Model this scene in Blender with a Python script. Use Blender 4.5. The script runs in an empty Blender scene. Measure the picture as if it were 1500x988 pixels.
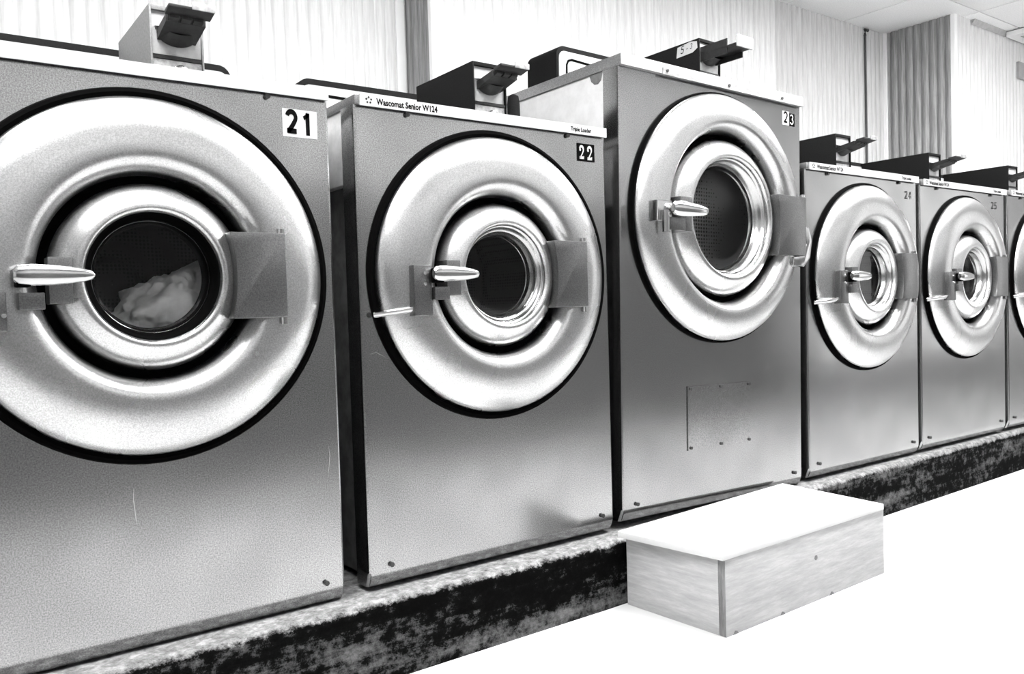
import bpy, bmesh, math, random
from mathutils import Matrix, Vector
random.seed(7)
PI = math.pi
scene = bpy.context.scene
COL = scene.collection

# ------------------------------------------------------------------ camera
EYE = 0.722                                   # camera height above the floor
cam_d = bpy.data.cameras.new('camera')
cam_d.sensor_width = 36.0
cam_d.lens = 36.0 * 1214.366 / 1500.0
cam_d.clip_start = 0.02
cam = bpy.data.objects.new('camera', cam_d)
COL.objects.link(cam)
right = Vector((0.80467, -0.59300, -0.02936))
down = Vector((-0.04409, -0.01037, -0.99897))
fwd = Vector((0.59208, 0.80514, -0.03449))
rot = Matrix((right, -down, -fwd)).transposed()
cam.matrix_world = Matrix.Translation((0.0, -1.5018, EYE)) @ rot.to_4x4()
scene.camera = cam

# ------------------------------------------------------------------ world, exposure
w = bpy.data.worlds.new('world')
scene.world = w
w.use_nodes = True
w.node_tree.nodes['Background'].inputs[0].default_value = (1, 1, 1, 1)
w.node_tree.nodes['Background'].inputs[1].default_value = 0.75          # overcast daylight outside the shop window
scene.view_settings.view_transform = 'Standard'
scene.view_settings.look = 'None'
scene.view_settings.gamma = 1.0
scene.view_settings.use_curve_mapping = False
scene.view_settings.exposure = 1.7
LAMP = 13.0                                   # strength of the fluorescent diffusers

# ------------------------------------------------------------------ materials
def new_mat(name):
    m = bpy.data.materials.new(name); m.use_nodes = True
    nt = m.node_tree
    return m, nt, nt.nodes['Principled BSDF']

def g(v): return (v, v, v, 1.0)

def noise(nt, scale, detail=4, rough=0.6, stretch=(1, 1, 1), coord='Object'):
    tc = nt.nodes.new('ShaderNodeTexCoord')
    mp = nt.nodes.new('ShaderNodeMapping')
    mp.inputs['Scale'].default_value = stretch
    n = nt.nodes.new('ShaderNodeTexNoise')
    n.inputs['Scale'].default_value = scale
    n.inputs['Detail'].default_value = detail
    n.inputs['Roughness'].default_value = rough
    nt.links.new(tc.outputs[coord], mp.inputs[0]); nt.links.new(mp.outputs[0], n.inputs['Vector'])
    return n

def ramp(nt, fac, stops):
    r = nt.nodes.new('ShaderNodeValToRGB')
    r.color_ramp.interpolation = 'EASE' if len(stops) == 2 else 'LINEAR'
    e = r.color_ramp.elements
    while len(e) < len(stops): e.new(0.5)
    for i, (p, v) in enumerate(stops):
        e[i].position = p; e[i].color = g(v)
    nt.links.new(fac, r.inputs[0])
    return r

def bump(nt, bs, height, strength, dist):
    b = nt.nodes.new('ShaderNodeBump')
    b.inputs['Strength'].default_value = strength
    b.inputs['Distance'].default_value = dist
    nt.links.new(height, b.inputs['Height'])
    nt.links.new(b.outputs[0], bs.inputs['Normal'])

def plain(name, v, rough=0.5, metal=0.0, spec=0.5, var=0.0, nscale=40, stretch=(1, 1, 1), bmp=0.0):
    m, nt, bs = new_mat(name)
    bs.inputs['Base Color'].default_value = g(v)
    bs.inputs['Roughness'].default_value = rough
    bs.inputs['Metallic'].default_value = metal
    bs.inputs['Specular IOR Level'].default_value = spec
    if var > 0:
        n = noise(nt, nscale, 6, 0.65, stretch)
        r = ramp(nt, n.outputs[0], [(0.3, max(0, v * (1 - var))), (0.7, min(1, v * (1 + var)))])
        nt.links.new(r.outputs[0], bs.inputs['Base Color'])
        if bmp > 0: bump(nt, bs, n.outputs[0], bmp, 0.002)
    return m

def steel(name, v, rough, grain=0.10, wave=0.10, stretch=(1, 1, 1)):
    """worn stainless sheet: fine grain in the colour, smudged gloss, slightly wavy"""
    m, nt, bs = new_mat(name)
    bs.inputs['Metallic'].default_value = 1.0
    fine = noise(nt, 420, 3, 0.8, stretch)
    r = ramp(nt, fine.outputs[0], [(0.32, v * (1 - grain * 1.6)), (0.68, v * (1 + grain))])
    smudge = noise(nt, 4.0, 2.0, 0.5)
    sm = ramp(nt, smudge.outputs[0], [(0.10, 0.74), (0.90, 1.06)])
    mul = nt.nodes.new('ShaderNodeMix'); mul.data_type = 'RGBA'; mul.blend_type = 'MULTIPLY'
    mul.inputs['Factor'].default_value = 1.0
    nt.links.new(r.outputs[0], mul.inputs['A']); nt.links.new(sm.outputs[0], mul.inputs['B'])
    nt.links.new(mul.outputs['Result'], bs.inputs['Base Color'])
    rr = ramp(nt, smudge.outputs[0], [(0.1, rough * 1.3), (0.9, rough * 0.75)])
    nt.links.new(rr.outputs[0], bs.inputs['Roughness'])
    wv = noise(nt, 3.0, 1, 0.4)
    if wave > 0: bump(nt, bs, wv.outputs[0], wave, 0.02)
    return m

M = {}
M['steel'] = steel('brushed_steel_sheet', 0.40, 0.20, 0.26, 0.10, (1, 1, 1))
M['dish'] = steel('polished_steel_pressing', 0.60, 0.28, 0.16, 0.0)
M['hinge'] = steel('hinge_steel', 0.21, 0.33, 0.2, 0.05)
M['chrome'] = plain('chrome', 0.50, 0.16, 1.0)
M['lidsteel'] = steel('lid_steel', 0.40, 0.35, 0.2, 0.05)
M['strip'] = plain('white_strip', 0.36, 0.35, var=0.06, nscale=60)
M['greystrip'] = plain('worn_grey_strip', 0.24, 0.5, 0.0, var=0.35, nscale=30, stretch=(1, 1, 4))
M['black'] = plain('black_rubber', 0.001, 0.8, spec=0.02)
M['greyrubber'] = plain('grey_rubber', 0.22, 0.4, spec=0.4, var=0.2)
M['rimsteel'] = steel('rim_steel', 0.5, 0.2, 0.1, 0.02)
M['enamel'] = plain('white_enamel', 0.50, 0.4, var=0.08, nscale=25)
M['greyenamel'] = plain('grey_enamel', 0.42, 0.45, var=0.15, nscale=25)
M['darkside'] = plain('gap_shade_and_peel_grey', 0.10, 0.6, var=0.4, nscale=20)  # cabinet sides: shade of the gaps put into the colour; also the peeled patch
M['coinblack'] = plain('black_crackle_paint', 0.007, 0.65, spec=0.06, var=0.35, nscale=300, bmp=0.15)
M['coingrey'] = plain('grey_hammered_paint', 0.15, 0.5, var=0.25, nscale=200, bmp=0.15)
M['plate'] = plain('pale_face_plate', 0.32, 0.4, var=0.1, nscale=80)
M['darkmetal'] = plain('dark_worn_metal', 0.012, 0.45, 0.3, var=0.6, nscale=90)
M['lockplate'] = plain('lock_plate_metal', 0.30, 0.4, 0.4, var=0.35, nscale=70)
M['ink'] = plain('black_ink', 0.004, 1.0, spec=0.0)
M['softink'] = plain('faded_ink', 0.03, 1.0, spec=0.0)
M['paper'] = plain('white_paper', 0.36, 0.6, var=0.04)
M['screw'] = plain('screw_metal', 0.05, 0.4, 0.6)
M['brightscrew'] = plain('bright_screw_metal', 0.7, 0.25, 1.0)
M['drum'] = None
M['ceil'] = plain('ceiling_tile', 0.90, 0.9, spec=0.1, var=0.07, nscale=160, bmp=0.2)
M['ceilgrid'] = plain('ceiling_void', 0.12, 0.9)
M['trim'] = plain('white_corner_trim', 0.9, 0.5)
M['panel'] = plain('fluted_panel_print', 0.72, 0.6, spec=0.2, var=0.10, nscale=14, stretch=(8, 8, 0.4))
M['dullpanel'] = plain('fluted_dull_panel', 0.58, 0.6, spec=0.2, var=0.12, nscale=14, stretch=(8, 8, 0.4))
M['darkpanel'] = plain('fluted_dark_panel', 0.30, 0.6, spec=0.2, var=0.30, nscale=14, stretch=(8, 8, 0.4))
M['pipe'] = plain('dark_conduit', 0.05, 0.5)
M['floor'] = plain('pale_lino', 0.60, 0.45, spec=0.3, var=0.02, nscale=3)
M['farwall'] = plain('far_side_paint', 0.40, 0.7, var=0.1, nscale=2)
M['dado'] = plain('dark_dado_paint', 0.09, 0.6, var=0.3, nscale=3)
M['cloth'] = plain('white_cloth', 0.95, 0.9, spec=0.05, var=0.1, nscale=30)

def drum_mat(name, sc, hi):
    m, nt, bs = new_mat(name)
    bs.inputs['Metallic'].default_value = 0.6
    bs.inputs['Roughness'].default_value = 0.4
    tc = nt.nodes.new('ShaderNodeTexCoord')
    v = nt.nodes.new('ShaderNodeTexVoronoi'); v.inputs['Scale'].default_value = sc
    v.inputs['Randomness'].default_value = 0.15
    nt.links.new(tc.outputs['Object'], v.inputs['Vector'])
    r = ramp(nt, v.outputs['Distance'], [(0.28, 0.004), (0.42, hi)])
    nt.links.new(r.outputs[0], bs.inputs['Base Color'])
    return m
M['drum'] = drum_mat('perforated_drum', 130, 0.03)
M['drumface'] = drum_mat('perforated_drum_plate', 95, 0.30)

def glass_mat():
    m = bpy.data.materials.new('porthole_glass'); m.use_nodes = True
    nt = m.node_tree; nt.nodes.clear()
    out = nt.nodes.new('ShaderNodeOutputMaterial')
    tr = nt.nodes.new('ShaderNodeBsdfTransparent'); tr.inputs[0].default_value = g(0.94)
    gl = nt.nodes.new('ShaderNodeBsdfGlossy'); gl.inputs['Roughness'].default_value = 0.06
    fr = nt.nodes.new('ShaderNodeFresnel'); fr.inputs[0].default_value = 1.45
    mx = nt.nodes.new('ShaderNodeMixShader')
    nt.links.new(fr.outputs[0], mx.inputs[0]); nt.links.new(tr.outputs[0], mx.inputs[1])
    nt.links.new(gl.outputs[0], mx.inputs[2]); nt.links.new(mx.outputs[0], out.inputs[0])
    return m
M['glass'] = glass_mat()

def pane_mat():
    m = bpy.data.materials.new('shop_window_glass'); m.use_nodes = True
    nt = m.node_tree; nt.nodes.clear()
    out = nt.nodes.new('ShaderNodeOutputMaterial')
    tr = nt.nodes.new('ShaderNodeBsdfTransparent'); tr.inputs[0].default_value = g(0.95)
    gl = nt.nodes.new('ShaderNodeBsdfGlossy'); gl.inputs['Roughness'].default_value = 0.03
    mx = nt.nodes.new('ShaderNodeMixShader'); mx.inputs[0].default_value = 0.06
    nt.links.new(tr.outputs[0], mx.inputs[1]); nt.links.new(gl.outputs[0], mx.inputs[2]); nt.links.new(mx.outputs[0], out.inputs[0])
    return m
M['pane'] = pane_mat()

def clear_mat():
    m, nt, bs = new_mat('clear_acrylic')
    bs.inputs['Base Color'].default_value = g(0.95)
    bs.inputs['Roughness'].default_value = 0.08
    bs.inputs['Transmission Weight'].default_value = 0.55
    bs.inputs['IOR'].default_value = 1.45
    return m
M['clear'] = clear_mat()

def lamp_mat():
    m = bpy.data.materials.new('lit_diffuser'); m.use_nodes = True
    nt = m.node_tree; nt.nodes.clear()
    out = nt.nodes.new('ShaderNodeOutputMaterial')
    e = nt.nodes.new('ShaderNodeEmission'); e.inputs[1].default_value = LAMP
    nt.links.new(e.outputs[0], out.inputs[0])
    return m
M['lamp'] = lamp_mat()

def wood_mat(name, lo, hi, stretch):
    m, nt, bs = new_mat(name)
    n = noise(nt, 9, 7, 0.7, stretch)
    r = ramp(nt, n.outputs[0], [(0.28, lo), (0.5, (lo + hi) / 2), (0.66, hi)])
    spot = noise(nt, 7, 3, 0.6)
    s = ramp(nt, spot.outputs[0], [(0.24, 0.55), (0.32, 1.0)])
    mul = nt.nodes.new('ShaderNodeMix'); mul.data_type = 'RGBA'; mul.blend_type = 'MULTIPLY'
    mul.inputs['Factor'].default_value = 1.0
    nt.links.new(r.outputs[0], mul.inputs['A']); nt.links.new(s.outputs[0], mul.inputs['B'])
    nt.links.new(mul.outputs['Result'], bs.inputs['Base Color'])
    bs.inputs['Roughness'].default_value = 0.7
    bump(nt, bs, n.outputs[0], 0.25, 0.002)
    return m
M['wood'] = wood_mat('pale_raw_wood', 0.30, 0.46, (1.2, 1.2, 9))
M['woodend'] = wood_mat('wood_end_grain', 0.06, 0.22, (9, 9, 1.2))
M['woodtop'] = plain('light_whitened_wood', 0.55, 0.5, var=0.03, nscale=12)  # raw wood, ceiling light on the top painted in as a paler tone

def plinth_mat():
    """black paint scraped down to pale concrete, bare along the rounded top edge"""
    m, nt, bs = new_mat('scraped_black_paint')
    tc = nt.nodes.new('ShaderNodeTexCoord')
    sep = nt.nodes.new('ShaderNodeSeparateXYZ'); nt.links.new(tc.outputs['Object'], sep.inputs[0])
    a = noise(nt, 42, 9, 0.80, (0.8, 1, 0.9))
    b = noise(nt, 5, 5, 0.7, (0.25, 1, 2.4))
    add = nt.nodes.new('ShaderNodeMath'); add.operation = 'ADD'
    nt.links.new(a.outputs[0], add.inputs[0]); nt.links.new(b.outputs[0], add.inputs[1])
    r = ramp(nt, add.outputs[0], [(0.44, 0.001), (0.505, 0.003), (0.55, 0.05), (0.66, 0.16)])
    # ramp runs on 0..1: halve the sum first
    half = nt.nodes.new('ShaderNodeMath'); half.operation = 'MULTIPLY'; half.inputs[1].default_value = 0.5
    nt.links.new(add.outputs[0], half.inputs[0]); nt.links.new(half.outputs[0], r.inputs[0])
    # bare top
    h = nt.nodes.new('ShaderNodeMath'); h.operation = 'MULTIPLY_ADD'
    h.inputs[1].default_value = 0.035; 
    nt.links.new(a.outputs[0], h.inputs[0]); nt.links.new(sep.outputs['Z'], h.inputs[2])
    mr = nt.nodes.new('ShaderNodeMapRange')
    mr.inputs['From Min'].default_value = 0.164; mr.inputs['From Max'].default_value = 0.171
    nt.links.new(h.outputs[0], mr.inputs['Value'])
    conc = ramp(nt, a.outputs[0], [(0.35, 0.07), (0.5, 0.17), (0.62, 0.30)])
    mx = nt.nodes.new('ShaderNodeMix'); mx.data_type = 'RGBA'
    nt.links.new(mr.outputs[0], mx.inputs['Factor'])
    nt.links.new(r.outputs[0], mx.inputs['A']); nt.links.new(conc.outputs[0], mx.inputs['B'])
    nt.links.new(mx.outputs['Result'], bs.inputs['Base Color'])
    bs.inputs['Roughness'].default_value = 0.8
    bs.inputs['Specular IOR Level'].default_value = 0.03
    bump(nt, bs, a.outputs[0], 0.3, 0.003)
    return m
M['plinth'] = plinth_mat()

# ------------------------------------------------------------------ mesh helpers
class MB:
    def __init__(s): s.v = []; s.f = []
    def add(s, vs, fs):
        o = len(s.v); s.v += [tuple(p) for p in vs]; s.f += [tuple(i + o for i in f) for f in fs]; return s
    def box(s, x0, x1, y0, y1, z0, z1):
        return s.add([(x0, y0, z0), (x1, y0, z0), (x1, y1, z0), (x0, y1, z0), (x0, y0, z1), (x1, y0, z1), (x1, y1, z1), (x0, y1, z1)],
                     [(0, 3, 2, 1), (4, 5, 6, 7), (0, 1, 5, 4), (1, 2, 6, 5), (2, 3, 7, 6), (3, 0, 4, 7)])
    def hexa(s, p):     # eight corners, bottom ring then top ring
        return s.add(p, [(0, 3, 2, 1), (4, 5, 6, 7), (0, 1, 5, 4), (1, 2, 6, 5), (2, 3, 7, 6), (3, 0, 4, 7)])
    def lathe(s, prof, cx, cz, n=96, a0=0.0, a1=2 * PI):
        full = abs(a1 - a0 - 2 * PI) < 1e-6
        k = n if full else n + 1
        vs = [(cx + r * math.cos(a0 + (a1 - a0) * i / n), y, cz + r * math.sin(a0 + (a1 - a0) * i / n)) for (r, y) in prof for i in range(k)]
        fs = []
        for j in range(len(prof) - 1):
            for i in range(n):
                i2 = (i + 1) % k
                fs.append((j * k + i, j * k + i2, (j + 1) * k + i2, (j + 1) * k + i))
        return s.add(vs, fs)
    def prism(s, poly, axis, d0, d1):
        """poly of 2-D points pushed along an axis: 'x' -> (y,z), 'y' -> (x,z), 'z' -> (x,y)"""
        def P(p, d): return {'x': (d, p[0], p[1]), 'y': (p[0], d, p[1]), 'z': (p[0], p[1], d)}[axis]
        n = len(poly)
        return s.add([P(p, d0) for p in poly] + [P(p, d1) for p in poly],
                     [tuple(range(n)), tuple(reversed(range(n, 2 * n)))] + [(i, i + n, (i + 1) % n + n, (i + 1) % n) for i in range(n)])
    def tube(s, pts, r, n=10):
        pts = [Vector(p) for p in pts]; rings = []
        for i, p in enumerate(pts):
            t = (pts[min(i + 1, len(pts) - 1)] - pts[max(i - 1, 0)]).normalized()
            u = t.cross(Vector((0, 0, 1)) if abs(t.z) < 0.9 else Vector((1, 0, 0))).normalized(); v = t.cross(u)
            rr = r[i] if isinstance(r, (list, tuple)) else r
            rings.append([p + (u * math.cos(2 * PI * k / n) + v * math.sin(2 * PI * k / n)) * rr for k in range(n)])
        vs = [q for ring in rings for q in ring]; fs = []
        for i in range(len(pts) - 1):
            for k in range(n):
                fs.append((i * n + k, i * n + (k + 1) % n, (i + 1) * n + (k + 1) % n, (i + 1) * n + k))
        fs.append(tuple(range(n))); fs.append(tuple(range((len(pts) - 1) * n, len(pts) * n)))
        return s.add(vs, fs)
    def disc(s, cx, cz, r, y0, y1, n=20):
        return s.prism([(cx + r * math.cos(2 * PI * i / n), cz + r * math.sin(2 * PI * i / n)) for i in range(n)], 'y', y0, y1)
    def mesh(s, name, sharp=32, bevel=0.0):
        me = bpy.data.meshes.new(name)
        me.from_pydata(s.v, [], s.f)
        bm = bmesh.new(); bm.from_mesh(me)
        bmesh.ops.recalc_face_normals(bm, faces=bm.faces)
        if name == 'window_glass' and sum(f.normal.y for f in bm.faces) > 0: bmesh.ops.reverse_faces(bm, faces=bm.faces)
        if bevel > 0:
            es = [e for e in bm.edges if len(e.link_faces) == 2 and e.calc_face_angle(0) > math.radians(40)]
            bmesh.ops.bevel(bm, geom=es, offset=bevel, segments=2, affect='EDGES', profile=0.6)
        bm.normal_update()
        if bevel > 0: sharp = 20
        for f in bm.faces: f.smooth = True
        for e in bm.edges:
            if len(e.link_faces) == 2 and e.calc_face_angle(0) > math.radians(sharp): e.smooth = False
        bm.to_mesh(me); bm.free()
        return me

CACHE = {}
def obj(name, mb, mat, parent=None, loc=None, rot=None, key=None, bevel=0.0, sharp=32):
    """links one mesh object; mb may be a function, built once for each key"""
    if key is not None and key in CACHE: me = CACHE[key]
    else:
        if callable(mb): mb = mb()
        me = mb.mesh(name, sharp, bevel); me.materials.append(M[mat])
        if key is not None: CACHE[key] = me
    o = bpy.data.objects.new(name, me); COL.objects.link(o)
    if o.data.materials[0] != M[mat]:
        o.material_slots[0].link = 'OBJECT'; o.material_slots[0].material = M[mat]
    if parent is not None: o.parent = parent
    if loc: o.location = loc
    if rot: o.rotation_euler = rot
    return o

def empty(name, loc, label, cat, group=None, rot=(0, 0, 0)):
    o = bpy.data.objects.new(name, None); COL.objects.link(o)
    o.empty_display_size = 0.1
    o.location = loc; o.rotation_euler = rot
    o['label'] = label; o['category'] = cat
    if group: o['group'] = group
    return o
def tag(o, label, cat, group=None):
    o['label'] = label; o['category'] = cat
    if group: o['group'] = group
    return o
def struct(o, label=None):
    o['kind'] = 'structure'
    if label: o['label'] = label
    return o

# strokes: ribbons in the (u, v) plane, used for the stick-on digits
def ribbon(pts, wd):
    n = len(pts); L = []; Rr = []
    for i in range(n):
        a = Vector(pts[max(i - 1, 0)]); b = Vector(pts[min(i + 1, n - 1)]); t = (b - a).normalized()
        nn = Vector((-t.y, t.x)); k = (wd[i] if isinstance(wd, (list, tuple)) else wd) / 2
        p = Vector(pts[i]); L.append(p + nn * k); Rr.append(p - nn * k)
    return L + Rr, [(i, i + 1, n + i + 1, n + i) for i in range(n - 1)]
def arc(cx, cy, rx, ry, a0, a1, n=14):
    return [(cx + rx * math.cos(math.radians(a0 + (a1 - a0) * i / n)), cy + ry * math.sin(math.radians(a0 + (a1 - a0) * i / n))) for i in range(n + 1)]
def digit(ch, wd, serif=False):
    """strokes of a digit in a box 0.6 wide, 1 tall"""
    w1 = wd
    if ch == '2':
        p = arc(0.3, 0.72, 0.25, 0.25, 165, -35, 16) + [(0.36, 0.36), (0.16, 0.14), (0.06, w1 * 0.55)]
        ws = [w1 * (0.55 + 0.45 * math.sin(PI * min(1, i / 16))) if serif else w1 for i in range(len(p))]
        out = [ribbon(p, ws), ribbon([(0.03, w1 / 2), (0.59, w1 / 2)], w1 * 1.0)]
        if serif: out.append(ribbon([(0.56, 0.0), (0.58, 0.24)], w1 * 0.5)); out.append(ribbon(arc(0.12, 0.72, 0.07, 0.07, 0, 360, 10), 0.09))
        return out
    if ch == '1': return [ribbon([(0.36, 0), (0.36, 1.0)], w1), ribbon([(0.40, 0.97), (0.28, 0.84), (0.12, 0.76)], w1 * 0.8)]
    if ch == '3': return [ribbon(arc(0.28, 0.74, 0.22, 0.21, 160, -80, 14), w1), ribbon(arc(0.28, 0.27, 0.25, 0.24, 85, -160, 16), w1)]
    if ch == '4': return [ribbon([(0.42, 0), (0.42, 1.0)], w1), ribbon([(0.42, 0.98), (0.04, 0.30), (0.58, 0.30)], w1 * 0.8)]
    if ch == '5': return [ribbon([(0.55, 0.96), (0.12, 0.96), (0.09, 0.55)], w1), ribbon(arc(0.27, 0.32, 0.26, 0.27, 130, -150, 16), w1)]
    if ch == '6': return [ribbon([(0.48, 0.98), (0.18, 0.66), (0.08, 0.34)], w1), ribbon(arc(0.3, 0.27, 0.24, 0.24, 0, 360, 20), w1)]
    if ch == '-': return [ribbon([(0.12, 0.45), (0.48, 0.5)], w1)]
    return []
def digit_mb(ch, u0, v0, h, wd, place, aspect=1.0, serif=False, slant=0.0):
    mb = MB()
    for vs, fs in digit(ch, wd, serif):
        mb.add([place(u0 + p.x * h * aspect + p.y * h * slant, v0 + p.y * h) for p in vs], fs)
    return mb
def text_mb(s, size, place, squeeze=1.0):
    cu = bpy.data.curves.new('lettering', 'FONT'); cu.body = s; cu.size = size; cu.resolution_u = 2; cu.offset = size * 0.03
    o = bpy.data.objects.new('lettering', cu); COL.objects.link(o)
    dg = bpy.context.evaluated_depsgraph_get()
    me = bpy.data.meshes.new_from_object(o.evaluated_get(dg))
    mb = MB(); mb.add([place(v.co.x * squeeze, v.co.y) for v in me.vertices], [tuple(p.vertices) for p in me.polygons])
    bpy.data.objects.remove(o); bpy.data.curves.remove(cu); bpy.data.meshes.remove(me)
    return mb

# ------------------------------------------------------------------ the room
CZ = 1.552 + EYE            # ceiling height
YL, YR, YC = 1.35, 1.1625, 0.756        # wall behind, stepped forward, chase in front
XA, XB = 1.633, 4.745
X0, X1 = -1.6, 8.0
YF = -1.85

struct(obj('floor', MB().box(X0, X1, YF - 0.1, YL + 0.1, -0.1, 0.0), 'floor'), 'pale blown-out smooth floor')

ceil = struct(obj('ceiling', MB().box(X0, X1, YF - 0.1, YL + 0.1, CZ + 0.012, CZ + 0.06), 'ceilgrid'), 'tiled drop ceiling')
tile_me = None
TX, TY = 0.52, 1.10
for i in range(-12, 8):
    for j in range(-2, 2):
        x = 4.32 + i * TX; y = 0.66 + j * TY
        if x + TX < X0 or x > X1 - 0.2: continue
        obj('ceiling_tile', lambda: MB().box(0.003, TX - 0.003, 0.003, TY - 0.003, 0, 0.014), 'ceil', ceil, (x, y, CZ), key='tile', bevel=0.002)

# walls: flat backing, fluted sheets, corner trims
def fluted(length, pitch=0.045, depth=0.009):
    """upright fluted sheet in local x, front towards -y, from 0 to ceiling"""
    n = max(1, round(length / pitch)); p = length / n; prof = []
    for i in range(n):
        a = i * p
        prof += [(a + 0.0, 0.0), (a + p * 0.10, -depth * 0.3), (a + p * 0.18, -depth), (a + p * 0.50, -depth * 1.15), (a + p * 0.82, -depth), (a + p * 0.90, -depth * 0.3)]
    prof.append((length, 0.0))
    mb = MB(); k = len(prof)
    mb.add([(x, y, 0.0) for x, y in prof] + [(x, y, CZ) for x, y in prof], [(i, i + 1, k + i + 1, k + i) for i in range(k - 1)])
    return mb
wall = struct(obj('wall_back', MB().box(X0, XA + 0.02, YL, YL + 0.08, 0, CZ).box(XA + 0.004, XB + 0.02, YR, YR + 0.08, 0, CZ)
                  .box(XB + 0.004, X1, YC, YC + 0.08, 0, CZ), 'panel'), 'white fluted panelled wall stepping forward behind the washers')
SEAM = 0.004
def sheet(x0, x1, y, mat='panel'):
    L = x1 - x0 - SEAM
    obj('wall_panel', lambda: fluted(L), mat, wall, (x0 + SEAM / 2, y - 0.001, 0), key='fl%.3f' % L, sharp=80)
for a, b in ((-1.637, -0.547), (-0.547, 0.543), (0.543, XA)): sheet(a, b, YL)
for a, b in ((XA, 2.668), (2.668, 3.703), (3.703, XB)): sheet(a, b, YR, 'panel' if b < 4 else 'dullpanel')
for a, b in ((XB, 5.835), (5.835, 6.925)): sheet(a, b, YC)
# dark returns facing left
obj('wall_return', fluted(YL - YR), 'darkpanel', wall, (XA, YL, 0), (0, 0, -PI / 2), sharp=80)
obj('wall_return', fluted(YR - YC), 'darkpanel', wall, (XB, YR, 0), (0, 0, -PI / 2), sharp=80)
obj('corner_trim', MB().box(XA - 0.055, XA - 0.018, YL - 0.016, YL - 0.004, 0, CZ), 'trim', wall, bevel=0.003)
obj('corner_trim', MB().box(XB - 0.022, XB - 0.008, YR - 0.03, YR - 0.006, 0, CZ), 'trim', wall, bevel=0.003)
obj('corner_trim', MB().box(XB - 0.010, XB + 0.022, YC - 0.012, YC + 0.012, 0, CZ), 'trim', wall, bevel=0.003)
obj('corner_trim', MB().box(XA - 0.010, XA + 0.012, YR - 0.012, YR + 0.012, 0, CZ), 'trim', wall, bevel=0.003)
WX0, WX1, WZ0, WZ1 = 5.0, 7.7, 0.25, 2.05        # shop window in the wall behind the photographer
wf = struct(obj('wall_front', MB().box(X0, WX0, YF - 0.08, YF, 0, CZ).box(WX1, X1, YF - 0.08, YF, 0, CZ)
                .box(WX0, WX1, YF - 0.08, YF, 0, WZ0).box(WX0, WX1, YF - 0.08, YF, WZ1, CZ), 'farwall'))
obj('dado', MB().box(X0, WX0 - 0.06, YF + 0.0005, YF + 0.03, 0, 1.25), 'dado', wf)
win = struct(obj('window_1', MB().box(WX0, WX1, YF - 0.05, YF - 0.02, WZ0, WZ0 + 0.05).box(WX0, WX1, YF - 0.05, YF - 0.02, WZ1 - 0.05, WZ1)
                 .box(WX0, WX0 + 0.05, YF - 0.05, YF - 0.02, WZ0, WZ1).box(WX1 - 0.05, WX1, YF - 0.05, YF - 0.02, WZ0, WZ1)
                 .box((WX0 + WX1) / 2 - 0.025, (WX0 + WX1) / 2 + 0.025, YF - 0.05, YF - 0.02, WZ0, WZ1), 'trim'))
for a, b in ((WX0 + 0.05, (WX0 + WX1) / 2 - 0.025), ((WX0 + WX1) / 2 + 0.025, WX1 - 0.05)):
    obj('window_pane', MB().box(a, b, YF - 0.038, YF - 0.034, WZ0 + 0.05, WZ1 - 0.05), 'pane', win)
struct(obj('wall_left', MB().box(X0 - 0.08, X0, YF - 0.08, YL + 0.08, 0, CZ), 'farwall'))
struct(obj('wall_right', MB().box(X1, X1 + 0.08, YF - 0.08, YL + 0.08, 0, CZ), 'panel'))

pipe = empty('wall_conduit', (4.526, YR - 0.016, 0), 'thin dark upright conduit on the wall left of the inner corner', 'conduit')
obj('pipe', MB().tube([(0, 0, 0.9), (0, 0, CZ - 0.03)], 0.006), 'pipe', pipe)
obj('elbow', MB().tube([(0, 0, CZ - 0.045), (0, 0, CZ - 0.012), (0.03, 0, CZ - 0.012)], 0.009), 'pipe', pipe)

# small white plate high on the chase
wp = empty('wall_switch', (5.54, YC - 0.009, 1.352 + EYE), 'small white plate on the wall at the right edge', 'switch')
obj('plate', MB().box(-0.04, 0.04, -0.018, 0.0, -0.05, 0.05), 'paper', wp, bevel=0.004)
obj('wire', MB().tube([(0.03, -0.008, -0.04), (0.09, -0.006, -0.06), (0.2, -0.005, -0.075)], 0.005), 'paper', wp)

# shallow box under the ceiling at the upper right, with a moulding along the wall beside it
vt = empty('ceiling_vent', (5.64, 0.42, CZ), 'shallow white vent box under the ceiling in the upper right corner', 'vent')
obj('frame', MB().box(-0.31, 0.31, -0.31, 0.31, -0.036, -0.006).box(-0.27, 0.27, -0.27, 0.27, -0.006, -0.0005), 'trim', vt, bevel=0.003)
for q in range(9):
    obj('louvre', lambda: MB().hexa([(-0.26, -0.010, -0.050), (0.26, -0.010, -0.050), (0.26, -0.006, -0.050), (-0.26, -0.006, -0.050), (-0.26, 0.010, -0.0365), (0.26, 0.010, -0.0365), (0.26, 0.014, -0.0365), (-0.26, 0.014, -0.0365)]),
        'greyenamel', vt, (0, -0.24 + q * 0.06, 0), key='louvre')
struct(obj('trim_1', MB().prism([(YC - 0.014, CZ - 0.028), (YC - 0.032, CZ - 0.001), (YC - 0.012, CZ - 0.001)], 'x', 4.93, 7.9), 'greyenamel'))

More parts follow.
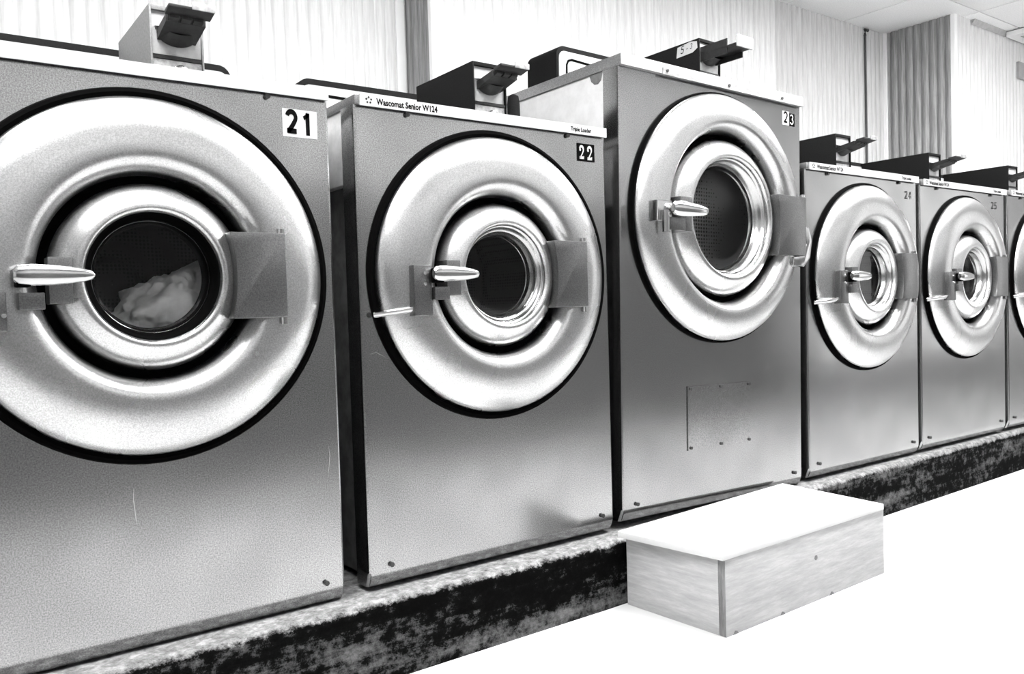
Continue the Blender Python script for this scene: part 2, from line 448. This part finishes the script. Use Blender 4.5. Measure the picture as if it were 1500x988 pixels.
# plinth, rounded top edge, running a touch out of line with the washers
def plinth():
    secs = [(-1.5, -0.056, -0.565), (1.3, -0.058, -0.565), (3.75, -0.010, -0.556), (7.9, 0.02, -0.55)]
    mb = MB(); rows = []
    for x, yf, zt in secs:
        z = zt + EYE; r = 0.018
        pr = [(yf, 0.0), (yf + 0.001, z - r)] + [(yf + r - r * math.cos(a), z - r + r * math.sin(a)) for a in [math.radians(q) for q in (20, 40, 60, 80, 90)]] + [(0.95, z), (0.95, 0)]
        rows.append([(x, y, zz) for y, zz in pr])
    n = len(rows[0])
    mb.add([p for rw in rows for p in rw], [(i * n + k, i * n + (k + 1) % n, (i + 1) * n + (k + 1) % n, (i + 1) * n + k) for i in range(len(rows) - 1) for k in range(n)]
           + [tuple(range(n)), tuple(range((len(rows) - 1) * n, len(rows) * n))])
    return mb
struct(obj('plinth', plinth(), 'plinth', sharp=40), 'low black scraped plinth with bare top edge under the washers')

# ceiling lights
def ceiling_light(x, y, lx, ly, label, drop=0.05, lamp='lamp'):
    t = empty('ceiling_light', (x, y, CZ), label, 'light', 'fluorescent ceiling lights')
    obj('housing', MB().box(-lx / 2, lx / 2, -ly / 2, ly / 2, -drop, -0.001), 'trim', t, bevel=0.004)
    obj('diffuser', MB().box(-lx / 2 + 0.02, lx / 2 - 0.02, -ly / 2 + 0.02, ly / 2 - 0.02, -drop - 0.02, -drop - 0.0005), lamp, t, bevel=0.004)
for k, (x, y) in enumerate(((0.1, -0.62), (2.0, -0.62), (3.9, -0.62))):
    ceiling_light(x, y, 1.24, 0.62, ('leftmost long fluorescent light above the aisle, nearest the camera', 'middle long fluorescent light above the aisle, before the tallest washer', 'rightmost long fluorescent light above the aisle, nearest the shop window')[k])

# ------------------------------------------------------------------ washers
A22 = [0.0, 0.090, 0.114, 0.157, 0.172, 0.302, 0.318, 0.40]
def remap(r, B):
    for i in range(len(A22) - 1):
        if r <= A22[i + 1]: return B[i] + (r - A22[i]) / (A22[i + 1] - A22[i]) * (B[i + 1] - B[i])
    return r
DISH = [(0.302, 0.0), (0.302, -0.008), (0.300, -0.016), (0.295, -0.022), (0.286, -0.029), (0.274, -0.036), (0.260, -0.0415), (0.244, -0.0450),
        (0.226, -0.0470), (0.208, -0.0475), (0.198, -0.0460), (0.191, -0.0425), (0.185, -0.0370), (0.180, -0.0305), (0.176, -0.024), (0.1735, -0.016), (0.172, -0.004), (0.172, 0.012)]
GROOVE = [(0.1735, 0.004), (0.166, 0.008), (0.156, 0.006)]
GASKET = [(0.301, -0.001), (0.303, -0.008), (0.309, -0.011), (0.315, -0.009), (0.318, -0.003), (0.318, 0.001)]
DOOR = [(0.152, 0.03), (0.157, 0.012), (0.1575, -0.004), (0.155, -0.013), (0.150, -0.021), (0.142, -0.029), (0.132, -0.036), (0.122, -0.042), (0.115, -0.045),
        (0.110, -0.043), (0.107, -0.037), (0.106, -0.028)]
RIM = [(0.108, -0.034), (0.105, -0.033), (0.102, -0.028), (0.100, -0.020), (0.096, -0.018), (0.094, -0.008), (0.091, -0.004), (0.089, 0.004), (0.086, 0.006)]
GLASS = [(0.092, -0.003), (0.086, -0.001), (0.07, 0.001), (0.05, 0.002), (0.025, 0.003), (0.001, 0.003)]

def flat(y): return lambda u, v: (u, y, v)

def front_panel(W, H, cz, rh, lip=0.030):
    """sheet with a round hole, folded edges and a bottom lip that curls under"""
    mb = MB(); hw = W / 2
    angs = sorted(set([2 * PI * i / 96 for i in range(96)] + [math.atan2(z - cz, x) % (2 * PI) for x in (-hw, hw) for z in (lip, H)]))
    inner = []; outer = []
    for a in angs:
        c, s = math.cos(a), math.sin(a)
        inner.append((rh * c, 0.0, cz + rh * s))
        t = min((hw / abs(c)) if abs(c) > 1e-9 else 9e9, ((H - cz) / s if s > 1e-9 else ((cz - lip) / -s if s < -1e-9 else 9e9)))
        outer.append((t * c, 0.0, cz + t * s))
    n = len(angs)
    mb.add(inner + outer, [(i, (i + 1) % n, n + (i + 1) % n, n + i) for i in range(n)])
    e = 0.005; D = 0.055
    # folded sides and top
    for sx in (-1, 1):
        x = sx * hw
        mb.add([(x, 0, lip), (x, 0, H), (x + sx * e * 0.7, e * 0.4, lip), (x + sx * e * 0.7, e * 0.4, H), (x + sx * e, e * 1.4, lip), (x + sx * e, e * 1.4, H), (x + sx * e, D, lip), (x + sx * e, D, H)],
               [(0, 1, 3, 2), (2, 3, 5, 4), (4, 5, 7, 6)])
        mb.add([(x, 0, lip), (x + sx * e, e, lip), (x + sx * e, D, lip), (x, 0.012, 0), (x + sx * e, 0.017, 0), (x + sx * e, D, 0)], [(0, 1, 4, 3), (1, 2, 5, 4)])
    pr = [(lip * math.cos(t), 0.016 * (1 - math.cos(t))) for t in [PI / 2 * q / 6 for q in range(7)]]
    pr = [(lip * (1 - q / 6.0), 0.012 * (q / 6.0) ** 2) for q in range(7)] + [(0.0, 0.05)]
    k = len(pr)
    mb.add([(-hw, y, z) for z, y in pr] + [(hw, y, z) for z, y in pr], [(i, i + 1, k + i + 1, k + i) for i in range(k - 1)])
    return mb

def handle_mb(s):
    """tapering lever, flattened, lying across the door towards its middle"""
    st = [(-0.034, 0.010, 0.006), (-0.028, 0.016, 0.010), (-0.010, 0.018, 0.011), (0.015, 0.017, 0.010), (0.040, 0.0145, 0.008), (0.060, 0.011, 0.006), (0.072, 0.007, 0.004), (0.076, 0.002, 0.001)]
    mb = MB(); n = 14; vs = []
    for x, hz, hy in st:
        for k in range(n):
            a = 2 * PI * k / n
            vs.append((x * s, hy * s * math.cos(a), hz * s * math.sin(a) * (0.92 if hz > 0.008 else 1)))
    fs = [(i * n + k, i * n + (k + 1) % n, (i + 1) * n + (k + 1) % n, (i + 1) * n + k) for i in range(len(st) - 1) for k in range(n)]
    fs += [tuple(range(n)), tuple(range((len(st) - 1) * n, len(st) * n))]
    return mb.add(vs, fs)

def coin_box(t, x0, x1, y0, y1, z0, z1, mat, slide_style, key):
    """coin meter: hood, pale face plate, coin slide, chute, lock plate with round lock"""
    W = x1 - x0; H = z1 - z0; D = y1 - y0; th = 0.004
    b = obj('coin_box', MB().box(0, th, 0, D, 0, H).box(W - th, W, 0, D, 0, H).box(th, W - th, 0, D, H - 0.009, H).box(th, W - th, 0.02, D, 0, H - 0.009), mat, t, (x0, y0, z0), bevel=0.0012)
    zs = H * 0.36
    obj('face_plate', MB().box(th, W - th, 0.006, 0.02, zs + 0.004, H - 0.0095), 'plate', b)
    obj('divider', MB().box(th, W - th, 0.002, 0.012, zs - 0.004, zs + 0.002), 'darkmetal', b)
    obj('lock_plate', MB().box(th, W - th, 0.004, 0.02, 0.0, zs - 0.005), 'lockplate', b)
    lk = MB(); cx = W * 0.55; cz = zs * 0.42
    lk.lathe([(0.016, 0.004), (0.016, -0.004), (0.013, -0.006), (0.011, -0.003), (0.009, -0.003), (0.008, -0.008), (0.001, -0.008)], cx, cz, 24)
    obj('lock', lk, 'brightscrew', b)
    obj('keyhole', MB().box(cx - 0.001, cx + 0.001, -0.0086, -0.0079, cz - 0.004, cz + 0.004), 'ink', b)
    # rounded chute under the slide
    c = MB(); n = 12; vs = []
    for k in range(n + 1):
        a = PI * k / n
        vs += [(W * 0.50 - W * 0.40 * math.cos(a), 0.006, H * 0.74), (W * 0.50 - W * 0.34 * math.cos(a), -0.026, H * 0.68 - H * 0.08 * math.sin(a)), (W * 0.50 - W * 0.37 * math.cos(a), 0.004, H * 0.66 - H * 0.16 * math.sin(a))]
    fs = []
    for k in range(n):
        for q in range(2): fs.append((k * 3 + q, (k + 1) * 3 + q, (k + 1) * 3 + q + 1, k * 3 + q + 1))
    c.add(vs, fs)
    obj('coin_chute', c, 'darkmetal', b)
    zc = H * 0.755
    if slide_style == 'flat':
        L = 0.098
        s = MB().hexa([(W * 0.16, 0.01, zc - 0.040), (W * 0.84, 0.01, zc - 0.040), (W * 0.84, 0.01, zc - 0.004), (W * 0.16, 0.01, zc - 0.004)][0:0] or
                      [(W * 0.14, -L * 0.62, zc - 0.012), (W * 0.86, -L * 0.62, zc - 0.012), (W * 0.86, 0.012, zc - 0.028), (W * 0.14, 0.012, zc - 0.028),
                       (W * 0.14, -L * 0.62, zc + 0.001), (W * 0.86, -L * 0.62, zc + 0.001), (W * 0.86, 0.012, zc - 0.010), (W * 0.14, 0.012, zc - 0.010)])
        for q in range(3):
            xa = W * (0.18 + 0.22 * q)
            s.hexa([(xa, -L * 0.74, zc - 0.008), (xa + W * 0.17, -L * 0.74, zc - 0.008), (xa + W * 0.17, -L * 0.60, zc - 0.012), (xa, -L * 0.60, zc - 0.012),
                    (xa, -L * 0.74, zc + 0.002), (xa + W * 0.17, -L * 0.74, zc + 0.002), (xa + W * 0.17, -L * 0.60, zc + 0.001), (xa, -L * 0.60, zc + 0.001)])
        obj('coin_slide', s, 'darkmetal', b)
        g2 = MB().hexa([(W * 0.10, -L, zc + 0.002), (W * 0.92, -L, zc + 0.002), (W * 0.92, -L * 0.70, zc - 0.004), (W * 0.10, -L * 0.70, zc - 0.004),
                        (W * 0.10, -L, zc + 0.007), (W * 0.92, -L, zc + 0.007), (W * 0.92, -L * 0.70, zc + 0.004), (W * 0.10, -L * 0.70, zc + 0.004)])
        obj('slide_grip', g2, 'darkmetal', b, bevel=0.001)
        obj('slide_tab', MB().box(W * 0.50, W * 0.92, -L - 0.003, -L, zc + 0.002, zc + 0.015), 'lockplate', b, bevel=0.001)
    else:
        L = 0.12
        s = MB().box(W * 0.12, W * 0.88, -L, 0.012, zc - 0.014, zc - 0.008).box(W * 0.12, W * 0.17, -L * 0.75, 0.012, zc - 0.030, zc + 0.012)
        s.box(W * 0.83, W * 0.88, -L * 0.75, 0.012, zc - 0.030, zc + 0.004)
        obj('coin_slide', s, 'darkmetal', b, bevel=0.001)
        obj('slide_tab', MB().box(W * 0.14, W * 0.86, -L - 0.006, -L, zc - 0.018, zc + 0.014), 'plate', b, bevel=0.002)
    return b

def console(t, x0, x1, y, z0, z1, depth, key, lean=0.0):
    """low control housing at the back of the lid with rounded top corners and a dark rim"""
    r = 0.028; H = z1 - z0; W = x1 - x0
    def outline(i):
        rr = r - i
        return [(i, 0)] + [(r - rr * math.cos(a), H - r + rr * math.sin(a)) for a in [math.radians(q) for q in (0, 20, 40, 60, 80, 90)]] + \
               [(W - r + rr * math.sin(a), H - r + rr * math.cos(a)) for a in [math.radians(q) for q in (0, 10, 30, 50, 70, 90)]] + [(W - i, 0)]
    b = obj('control_console', MB().prism(outline(0), 'y', 0, depth), 'coinblack', t, (x0, y, z0), bevel=0.0015)
    if lean: b.rotation_euler = (lean, 0, 0)
    obj('console_panel', MB().prism([(u, v - 0.008 if v > 0.03 else v) for u, v in outline(0.008)], 'y', -0.004, 0.004), 'plate', b)
    # dark outlined dial window
    m = MB(); o = 0.035
    pts = [(o, 0.012), (o, H - 0.055), (o + 0.006, H - 0.043), (o + 0.02, H - 0.038), (W * 0.36, H - 0.042), (W * 0.44, H - 0.060), (W * 0.48, 0.012)]
    vs, fs = ribbon(pts, 0.007)
    m.add([(p.x, -0.0052, p.y) for p in vs], fs)
    obj('dial_outline', m, 'ink', b)
    obj('dial_window', MB().prism([(o + 0.006, 0.012), (o + 0.006, H - 0.056), (o + 0.014, H - 0.044), (W * 0.36, H - 0.048), (W * 0.42, H - 0.062), (W * 0.46, 0.012)], 'y', -0.0048, -0.003), 'greyenamel', b)
    obj('program_dial', MB().disc(W * 0.30, 0.045, 0.022, -0.022, -0.004, 24), 'paper', b, bevel=0.002)
    return b

def washer(num, cx, zb, W, H, cz, B, label, box, coinmat, rim, lidt=0.018, lean=0.0, hinge=(0.118, 0.217, -0.075, 0.076), tall=False, slide='flat', lab=None, strip_text=True, gask=None):
    t = empty('washing_machine', (cx, 0, zb + EYE), label, 'washing machine', 'washing machines in a row on the plinth', (0, lean, 0))
    k = 'A' if not tall else 'T'
    if B is A24: k = 'C'
    hw = W / 2
    s = B[5] / 0.302 if tall else 1.0
    rp = lambda prof: [(remap(r, B), y * (1.12 if tall else 1.0)) for r, y in prof]
    sm = 'enamel' if tall else 'greyenamel'
    # cabinet: open-fronted dark shell set in behind the folded front
    D = 0.72; ins = 0.0 if tall else 0.022
    cab = MB()
    cab.box(-hw + ins, -hw + ins + 0.004, 0.05, D, 0, H).box(hw - ins - 0.004, hw - ins, 0.05, D, 0, H)
    cab.box(-hw + ins, hw - ins, D - 0.004, D, 0, H).box(-hw + ins, hw - ins, 0.05, D, 0.0, 0.004).box(-hw + ins, hw - ins, 0.05, D, H - 0.004, H)
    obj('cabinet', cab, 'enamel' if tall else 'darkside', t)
    if not tall:
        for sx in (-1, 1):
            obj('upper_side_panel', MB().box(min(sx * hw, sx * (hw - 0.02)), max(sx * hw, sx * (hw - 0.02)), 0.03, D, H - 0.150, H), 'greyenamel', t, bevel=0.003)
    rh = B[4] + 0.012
    obj('front_panel', lambda: front_panel(W, H, cz, rh), 'steel', t, key='front' + k + '%.3f%.3f' % (W, H), sharp=40)
    # lid with its front strip
    lid = obj('lid', MB().box(-hw - 0.004, hw + 0.004, -0.008, D, H, H + lidt), 'lidsteel', t, bevel=0.002)
    if tall:
        obj('front_strip', MB().box(-hw - 0.004, hw + 0.004, -0.0105, -0.0082, H + 0.001, H + lidt), 'strip', lid)
        obj('lower_strip', MB().box(-hw * 0.62, hw, -0.014, -0.0106, H - 0.002, H + lidt * 0.55), 'greystrip', lid)
        for u in (-0.58, 0.08, 0.72):
            obj('screw', lambda: MB().disc(0, 0, 0.004, -0.003, 0.0, 10), 'screw', lid, (u * hw, -0.014, H + lidt * 0.30), key='screw')
    else:
        obj('front_strip', MB().box(-hw + 0.006, hw + 0.002, -0.0115, -0.0082, H - 0.003, H + lidt + 0.001), 'strip', lid)
        if strip_text:
            obj('lettering', lambda: text_mb('Wascomat Senior W124', 0.0175, flat(-0.0119), 0.80), 'ink', lid, (-hw + 0.042, 0, H + 0.002), key='txtA')
            obj('lettering', lambda: text_mb('Triple Loader', 0.0135, flat(-0.0119), 0.85), 'ink', lid, (hw - 0.112, 0, H + 0.003), key='txtB')
            em = MB()
            for q in range(5):
                a = 2 * PI * q / 5 + PI / 2
                em.disc(0.0055 * math.cos(a), 0.0055 * math.sin(a), 0.0022, -0.0121, -0.0116, 6)
            obj('emblem', em, 'softink', lid, (-hw + 0.025, 0, H + 0.0085))
        for u in (-0.65, 0.65):
            obj('screw', lambda: MB().disc(0, 0, 0.005, -0.006, 0.0, 12), 'screw', t, (u * hw, 0.0, H - 0.008), key='screwL')
    for u in (-hw + 0.045, hw - 0.035):
        obj('screw', lambda: MB().disc(0, 0, 0.005, -0.006, 0.0, 12), 'screw', t, (u, 0.0 if u > 0 else 0.0, 0.04), key='screwL')
    # porthole
    obj('surround_gasket', lambda: MB().lathe(rp(GASKET), 0, 0), 'black', t, (0, 0, cz), key='gask' + k)
    obj('door_surround', lambda: MB().lathe(rp(DISH), 0, 0, 128), 'dish', t, (0, 0, cz), key='dish' + k, sharp=60)
    obj('door_gasket', lambda: MB().lathe(rp(GROOVE), 0, 0), 'black', t, (0, 0, cz), key='groove' + k)
    door = obj('door_ring', lambda: MB().lathe(rp(DOOR), 0, 0, 128), 'dish', t, (0, 0, cz), key='door' + k, sharp=60)
    obj('window_rim', lambda: MB().lathe(rp(RIM), 0, 0, 96), rim, door, key='rim' + k, sharp=50)
    obj('window_glass', lambda: MB().lathe(rp(GLASS), 0, 0, 64), 'glass', door, key='glass' + k)
    if rim == 'black': obj('glass_bead', lambda: MB().lathe([(0.0955, -0.012), (0.0945, -0.0135), (0.0935, -0.012)], 0, 0, 96), 'chrome', door, key='bead' + k)
    rd = B[4] * 1.25
    dr = [(rd * 0.72, 0.035), (rd * 0.76, 0.05), (rd, 0.07), (rd, 0.33), (rd * 0.97, 0.36), (0.06, 0.34), (0.045, 0.325), (0.02, 0.32), (0.001, 0.318)]
    if tall: dr = [(rd * 0.9, 0.035), (rd, 0.06), (rd, 0.12), (0.1, 0.125), (0.001, 0.13)]
    obj('drum', lambda: MB().lathe(dr, 0, 0, 64), 'drumface' if tall else 'drum', t, (0, 0, cz), key='drum' + k)
    # hinge plate with concave left edge
    a0, a1, b0, b1 = hinge
    def hinge_mb():
        n = 8; re = math.hypot(a0, (b1 - b0) / 2) ; zc = (b0 + b1) / 2
        left = [(math.sqrt(max(re * re - (z - zc) ** 2, 0)) - (re - a0) , z) for z in [b0 + (b1 - b0) * i / n for i in range(n + 1)]]
        left = [(a0 + 0.010 - 0.010 * ((z - zc) / ((b1 - b0) / 2)) ** 2, z) for _, z in left]
        return MB().prism([(a1, b0), (a1, b1)] + list(reversed(left)), 'y', -0.060, -0.020)
    hg = obj('hinge', hinge_mb, 'hinge', t, (0, 0, cz), key='hinge' + k, bevel=0.003)
    obj('hinge_pin', lambda: MB().tube([(a1 - 0.004, -0.050, b0 - 0.012), (a1 - 0.004, -0.050, b1 + 0.008)], 0.006), 'chrome', hg, key='pin' + k)
    # latch
    rr = B[4]
    if not tall:
        br = obj('latch_bracket', lambda: MB().box(-0.246, -0.204 if num != '21' else -0.218, -0.064, -0.030, -0.084, 0.018 if num != '21' else -0.024), 'hinge', t, (0, 0, cz), key='br' + ('b' if num == '21' else ''), bevel=0.003)
        for z in (0.002, -0.020) if num != '21' else (-0.060,):
            obj('rivet', lambda: MB().disc(0, 0, 0.0035, -0.003, 0.0, 12), 'brightscrew', br, (-0.222, -0.064, z), key='rivet')
        obj('clevis', lambda: MB().box(-0.203, -0.168, -0.072, -0.030, -0.052, -0.026), 'hinge', br, key='clevis', bevel=0.002)
        obj('latch_rod', lambda: MB().tube([(-0.243, -0.052, -0.070), (-0.275, -0.048, -0.074), (-0.309, -0.012, -0.079)], 0.006), 'chrome', br, key='rod')
        obj('latch_pin', lambda: MB().box(-0.206, -0.186, -0.082, -0.050, -0.018, 0.012), 'black', br, key='lpin', bevel=0.003)
        obj('door_handle', lambda: handle_mb(1.0), 'chrome', door, (-0.175, -0.078, 0.0), key='hd')
        obj('latch_plate', lambda: MB().box(-0.160, -0.126, -0.050, -0.010, -0.044, 0.030), 'hinge', door, key='lplate', bevel=0.003)
    else:
        br = obj('latch_bracket', MB().box(-0.314, -0.262, -0.070, -0.030, -0.030, 0.022), 'chrome', t, (0, 0, cz), bevel=0.003)
        obj('latch_pin', MB().tube([(-0.292, -0.076, -0.058), (-0.292, -0.076, -0.004)], 0.009), 'chrome', br)
        obj('clevis', MB().box(-0.270, -0.215, -0.072, -0.030, -0.050, -0.018), 'hinge', br, bevel=0.002)
        obj('door_handle', handle_mb(1.2), 'chrome', door, (-0.233, -0.084, 0.002))
        obj('latch_plate', MB().box(-0.215, -0.172, -0.056, -0.012, -0.050, 0.040), 'hinge', door, bevel=0.003)
        sp = obj('hinge_arm', MB().prism([(0.255, -0.125), (0.305, -0.128), (0.335, -0.10), (0.345, -0.05), (0.330, -0.01), (0.315, -0.012), (0.318, -0.06), (0.305, -0.095), (0.255, -0.10)], 'y', -0.06, -0.035), 'chrome', t, (0, 0, cz), bevel=0.004)
        pn = obj('access_panel', MB().box(-0.135, 0.125, -0.003, 0.001, 0.155, 0.327), 'steel', t)
        for u in (-0.124, -0.001, 0.120):
            for z in (0.160, 0.320):
                obj('screw', lambda: MB().disc(0, 0, 0.004, -0.003, 0.0, 10), 'screw', pn, (u, -0.003, z + (0.002 if z < 0.2 else 0)), key='screw')
    # coin meter and console
    bx0, bx1, by0, by1, bz1 = box
    coin_box(t, bx0 - cx, bx1 - cx, by0, by1, H + lidt, bz1 - zb, coinmat, slide, num)
    if tall: console(t, 1.553 - cx, 1.553 - cx + 0.42, 0.385, H + lidt, 0.765 - zb, 0.14, num, 0.0)
    else: console(t, -hw + 0.050, hw - 0.047, 0.40, H + lidt, 0.568 - zb - (0.013 if B is A24 else 0), 0.16, num)
    return t

A21 = A22
A23 = [0.0, 0.142, 0.165, 0.214, 0.230, 0.336, 0.342, 0.42]
A24 = [0.0, 0.090, 0.114, 0.157, 0.172, 0.298, 0.306, 0.40]
ZB = -0.561
w21 = washer('21', 0.345, -0.561, 0.66, 0.972, 0.632, A22, 'stainless front-loading washer numbered 21 on a white label, laundry inside', (0.385, 0.480, 0.10, 0.36, 0.571), 'coingrey', 'black', strip_text=False)
w22 = washer('22', 1.067, -0.554, 0.66, 0.965, 0.628, A22, 'stainless front-loading washer numbered 22 in white on black', (1.088, 1.183, 0.10, 0.36, 0.575), 'coinblack', 'rimsteel')
w23 = washer('23', 1.807, -0.552, 0.742, 1.139, 0.782, A23, 'tallest stainless washer, numbered 23, with an access panel low on its front', (1.847, 1.940, 0.10, 0.40, 0.760), 'coinblack', 'rimsteel', lidt=0.028, lean=math.radians(1.15), hinge=(0.183, 0.316, -0.096, 0.075), tall=True, slide='long')
w24 = washer('24', 2.550, -0.549, 0.645, 0.947, 0.618, A24, 'stainless washer numbered 24 directly right of the tallest washer', (2.580, 2.672, 0.12, 0.40, 0.562), 'coinblack', 'rimsteel')
w25 = washer('25', 3.227, -0.546, 0.645, 0.940, 0.613, A24, 'pale stainless washer numbered 25, second right of the tallest washer', (3.204, 3.297, 0.12, 0.40, 0.552), 'coinblack', 'rimsteel')
w26 = washer('26', 3.912, -0.543, 0.645, 0.940, 0.610, A24, 'stainless washer cut off by the right edge of the photo', (3.883, 3.975, 0.12, 0.40, 0.556), 'coinblack', 'rimsteel')

# number labels, stuck to the front sheets
def label(t, x0, z0, x1, z1, plate, mat, items, skew=0.0):
    """x, z in washer coordinates; items: (char, u, v, height, stroke, material, serif, aspect)"""
    if plate:
        n = obj('number_label', MB().hexa([(x0, -0.0012, z0), (x1, -0.0012, z0 + skew), (x1, 0.0005, z0 + skew), (x0, 0.0005, z0), (x0, -0.0012, z1), (x1, -0.0012, z1 + skew), (x1, 0.0005, z1 + skew), (x0, 0.0005, z1)]), mat, t)
    else: n = t
    for ch, u, v, h, wd, m, serif, asp in items:
        obj('digit', digit_mb(ch, u, v, h, wd, flat(-0.0018), asp, serif), m, n)
z = lambda w_, zz: zz + EYE - w_.location.z
def L(w_, xs, zs): return xs - w_.location.x, z(w_, zs)
a = L(w21, 0.588, 0.334); b = L(w21, 0.656, 0.386)
label(w21, a[0], a[1], b[0], b[1], True, 'paper', [('2', a[0] + 0.007, a[1] + 0.006, 0.042, 0.23, 'ink', False, 0.80), ('1', a[0] + 0.037, a[1] + 0.005, 0.042, 0.23, 'ink', False, 0.80)])
a = L(w22, 1.312, 0.347); b = L(w22, 1.367, 0.389)
label(w22, a[0], a[1], b[0], b[1], True, 'ink', [('2', a[0] + 0.006, a[1] + 0.005, 0.031, 0.20, 'paper', True, 0.78), ('2', a[0] + 0.031, a[1] + 0.004, 0.032, 0.20, 'paper', True, 0.78)])
a = L(w23, 2.094, 0.525); b = L(w23, 2.126, 0.566)
label(w23, a[0], a[1], b[0], b[1], True, 'paper', [('2', a[0] + 0.005, a[1] + 0.006, 0.032, 0.17, 'ink', False, 0.95)])
label(w23, b[0], a[1], b[0] + 0.027, b[1] - 0.004, True, 'ink', [('3', b[0] + 0.004, a[1] + 0.005, 0.029, 0.15, 'paper', False, 0.95)])
a = L(w24, 2.800, 0.338)
label(w24, a[0], a[1], 0, 0, False, '', [('2', a[0], a[1], 0.026, 0.14, 'softink', False, 1.0), ('4', a[0] + 0.026, a[1], 0.026, 0.14, 'softink', False, 1.0)])
a = L(w25, 3.445, 0.334)
label(w25, a[0], a[1], 0, 0, False, '', [('2', a[0], a[1], 0.026, 0.14, 'softink', False, 1.0), ('5', a[0] + 0.026, a[1], 0.026, 0.14, 'softink', False, 1.0)])

# paper with handwriting on the side of the tallest washer's coin box
side = lambda u, v: (1.847 - 1.807 - 0.0012, 0.185 - u, z(w23, v))
pap = MB().add([side(0.0, 0.722), side(0.062, 0.724), side(0.080, 0.733), side(0.078, 0.752), side(0.055, 0.757), side(0.004, 0.752)], [(0, 1, 2, 3, 4, 5)])
pp = obj('paper_label', pap, 'paper', w23)
side2 = lambda u, v: (1.847 - 1.807 - 0.0020, 0.185 - u, z(w23, v))
for ch, u, v, h in (('5', 0.016, 0.730, 0.022), ('-', 0.036, 0.732, 0.016), ('3', 0.052, 0.736, 0.015)):
    obj('handwriting', digit_mb(ch, u, v, h, 0.13, side2, 0.9, False, 0.2), 'ink', pp)

# small dark cap standing on the lid of washer 22
capm = MB().tube([(0, 0, 0), (0, 0, 0.105), (0, 0, 0.125), (0, 0, 0.130)], [0.017, 0.017, 0.014, 0.006], 16)
obj('vent_cap', capm, 'coinblack', w22, (1.315 - 1.067, 0.25, 0.965 + 0.018))

# laundry behind the glass of washer 21
bm = bmesh.new()
bmesh.ops.create_icosphere(bm, subdivisions=5, radius=1.0)
from mathutils import noise as mn
for v in bm.verts:
    p = v.co.copy()
    d = 0.34 * mn.noise(p * 1.7 + Vector((3, 1, 2))) + 0.18 * abs(mn.noise(p * 4.1)) + 0.07 * mn.noise(p * 9.0)
    v.co = p * (0.9 + d)
    v.co = Vector((v.co.x * 0.100, v.co.y * 0.085, v.co.z * 0.075))
for f in bm.faces: f.smooth = True
me = bpy.data.meshes.new('laundry'); bm.to_mesh(me); bm.free(); me.materials.append(M['cloth'])
lo = bpy.data.objects.new('laundry', me); COL.objects.link(lo)
lo.location = (0.398, 0.010 - min(v.co.y for v in me.vertices), 0.015 + EYE); lo.rotation_euler = (0, math.radians(-28), 0)
tag(lo, 'white laundry heaped in the drum behind the glass of washer 21', 'laundry')

# ------------------------------------------------------------------ wooden step
ZT = -0.537 + EYE
st = empty('step_box', (1.70, -0.20, 0), 'low pale wooden step box standing on the floor against the plinth', 'step')
def W_(x, y, zz): return (x - 1.70, y + 0.20, zz)
def board(name, c, z0, z1, mat, bevel=0.0015):
    return obj(name, MB().hexa([W_(x, y, z0) for x, y in c] + [W_(x, y, z1) for x, y in c]), mat, st, bevel=bevel)
tt = 0.016
board('top_board', [(1.388, -0.350), (2.040, -0.342), (2.066, -0.014), (1.350, -0.066)], ZT - tt, ZT, 'woodtop', 0.003)
board('front_board', [(1.398, -0.347), (2.044, -0.338), (2.044, -0.320), (1.398, -0.329)], 0.0, ZT - tt - 0.0005, 'wood')
board('board_end', [(1.3965, -0.3465), (1.3979, -0.3465), (1.3979, -0.3295), (1.3965, -0.3295)], 0.001, ZT - tt - 0.002, 'woodend', 0.0)
board('side_board', [(1.396, -0.3288), (1.414, -0.3285), (1.398, -0.064), (1.380, -0.064)], 0.0, ZT - tt - 0.0005, 'wood')
board('side_board', [(2.026, -0.3198), (2.044, -0.3195), (2.052, -0.064), (2.034, -0.064)], 0.0, ZT - tt - 0.0005, 'wood')
board('back_board', [(1.400, -0.080), (2.032, -0.080), (2.032, -0.064), (1.400, -0.064)], 0.0, ZT - tt - 0.0005, 'wood')

obj('knot', MB().disc(0, 0, 0.006, -0.0006, 0.0, 10), 'woodend', st, W_(1.735, -0.3425, 0.105), (0, 0, math.radians(0.8)))
for x, zz in ((1.43, 0.006), (1.60, 0.004), (1.80, 0.004)):
    obj('chip', lambda: MB().prism([(-0.010, 0), (0.009, 0), (0.004, 0.006), (-0.003, 0.008)], 'y', -0.0006, 0.0), 'woodend', st, W_(x, -0.347 + (x - 1.398) * 0.0139 - 0.0001, 0.0005), (0, 0, math.radians(0.8)), key='chip')

# bright scratches on the front sheets and a peeled patch high on the side of the tallest washer
def scratch(w_, pts):
    vs, fs = ribbon([L(w_, x, zz) for x, zz in pts], [0.0006, 0.0014, 0.0012, 0.0005][:len(pts)])
    obj('scratch', MB().add([(p.x, -0.0008, p.y) for p in vs], fs), 'brightscrew', w_)
scratch(w21, [(0.303, -0.285), (0.302, -0.305), (0.304, -0.330), (0.305, -0.345)])
scratch(w21, [(0.655, -0.255), (0.657, -0.275), (0.654, -0.300), (0.651, -0.318)])
scratch(w22, [(0.752, -0.083), (0.764, -0.080), (0.775, -0.086), (0.786, -0.092)])
px = -0.742 / 2 - 0.0008
obj('peeled_patch', MB().add([(px, 0.060, 1.137), (px, 0.110, 1.137), (px, 0.104, 1.122), (px, 0.092, 1.112), (px, 0.078, 1.110), (px, 0.066, 1.118)], [(0, 1, 2, 3, 4, 5)]), 'darkside', w23)
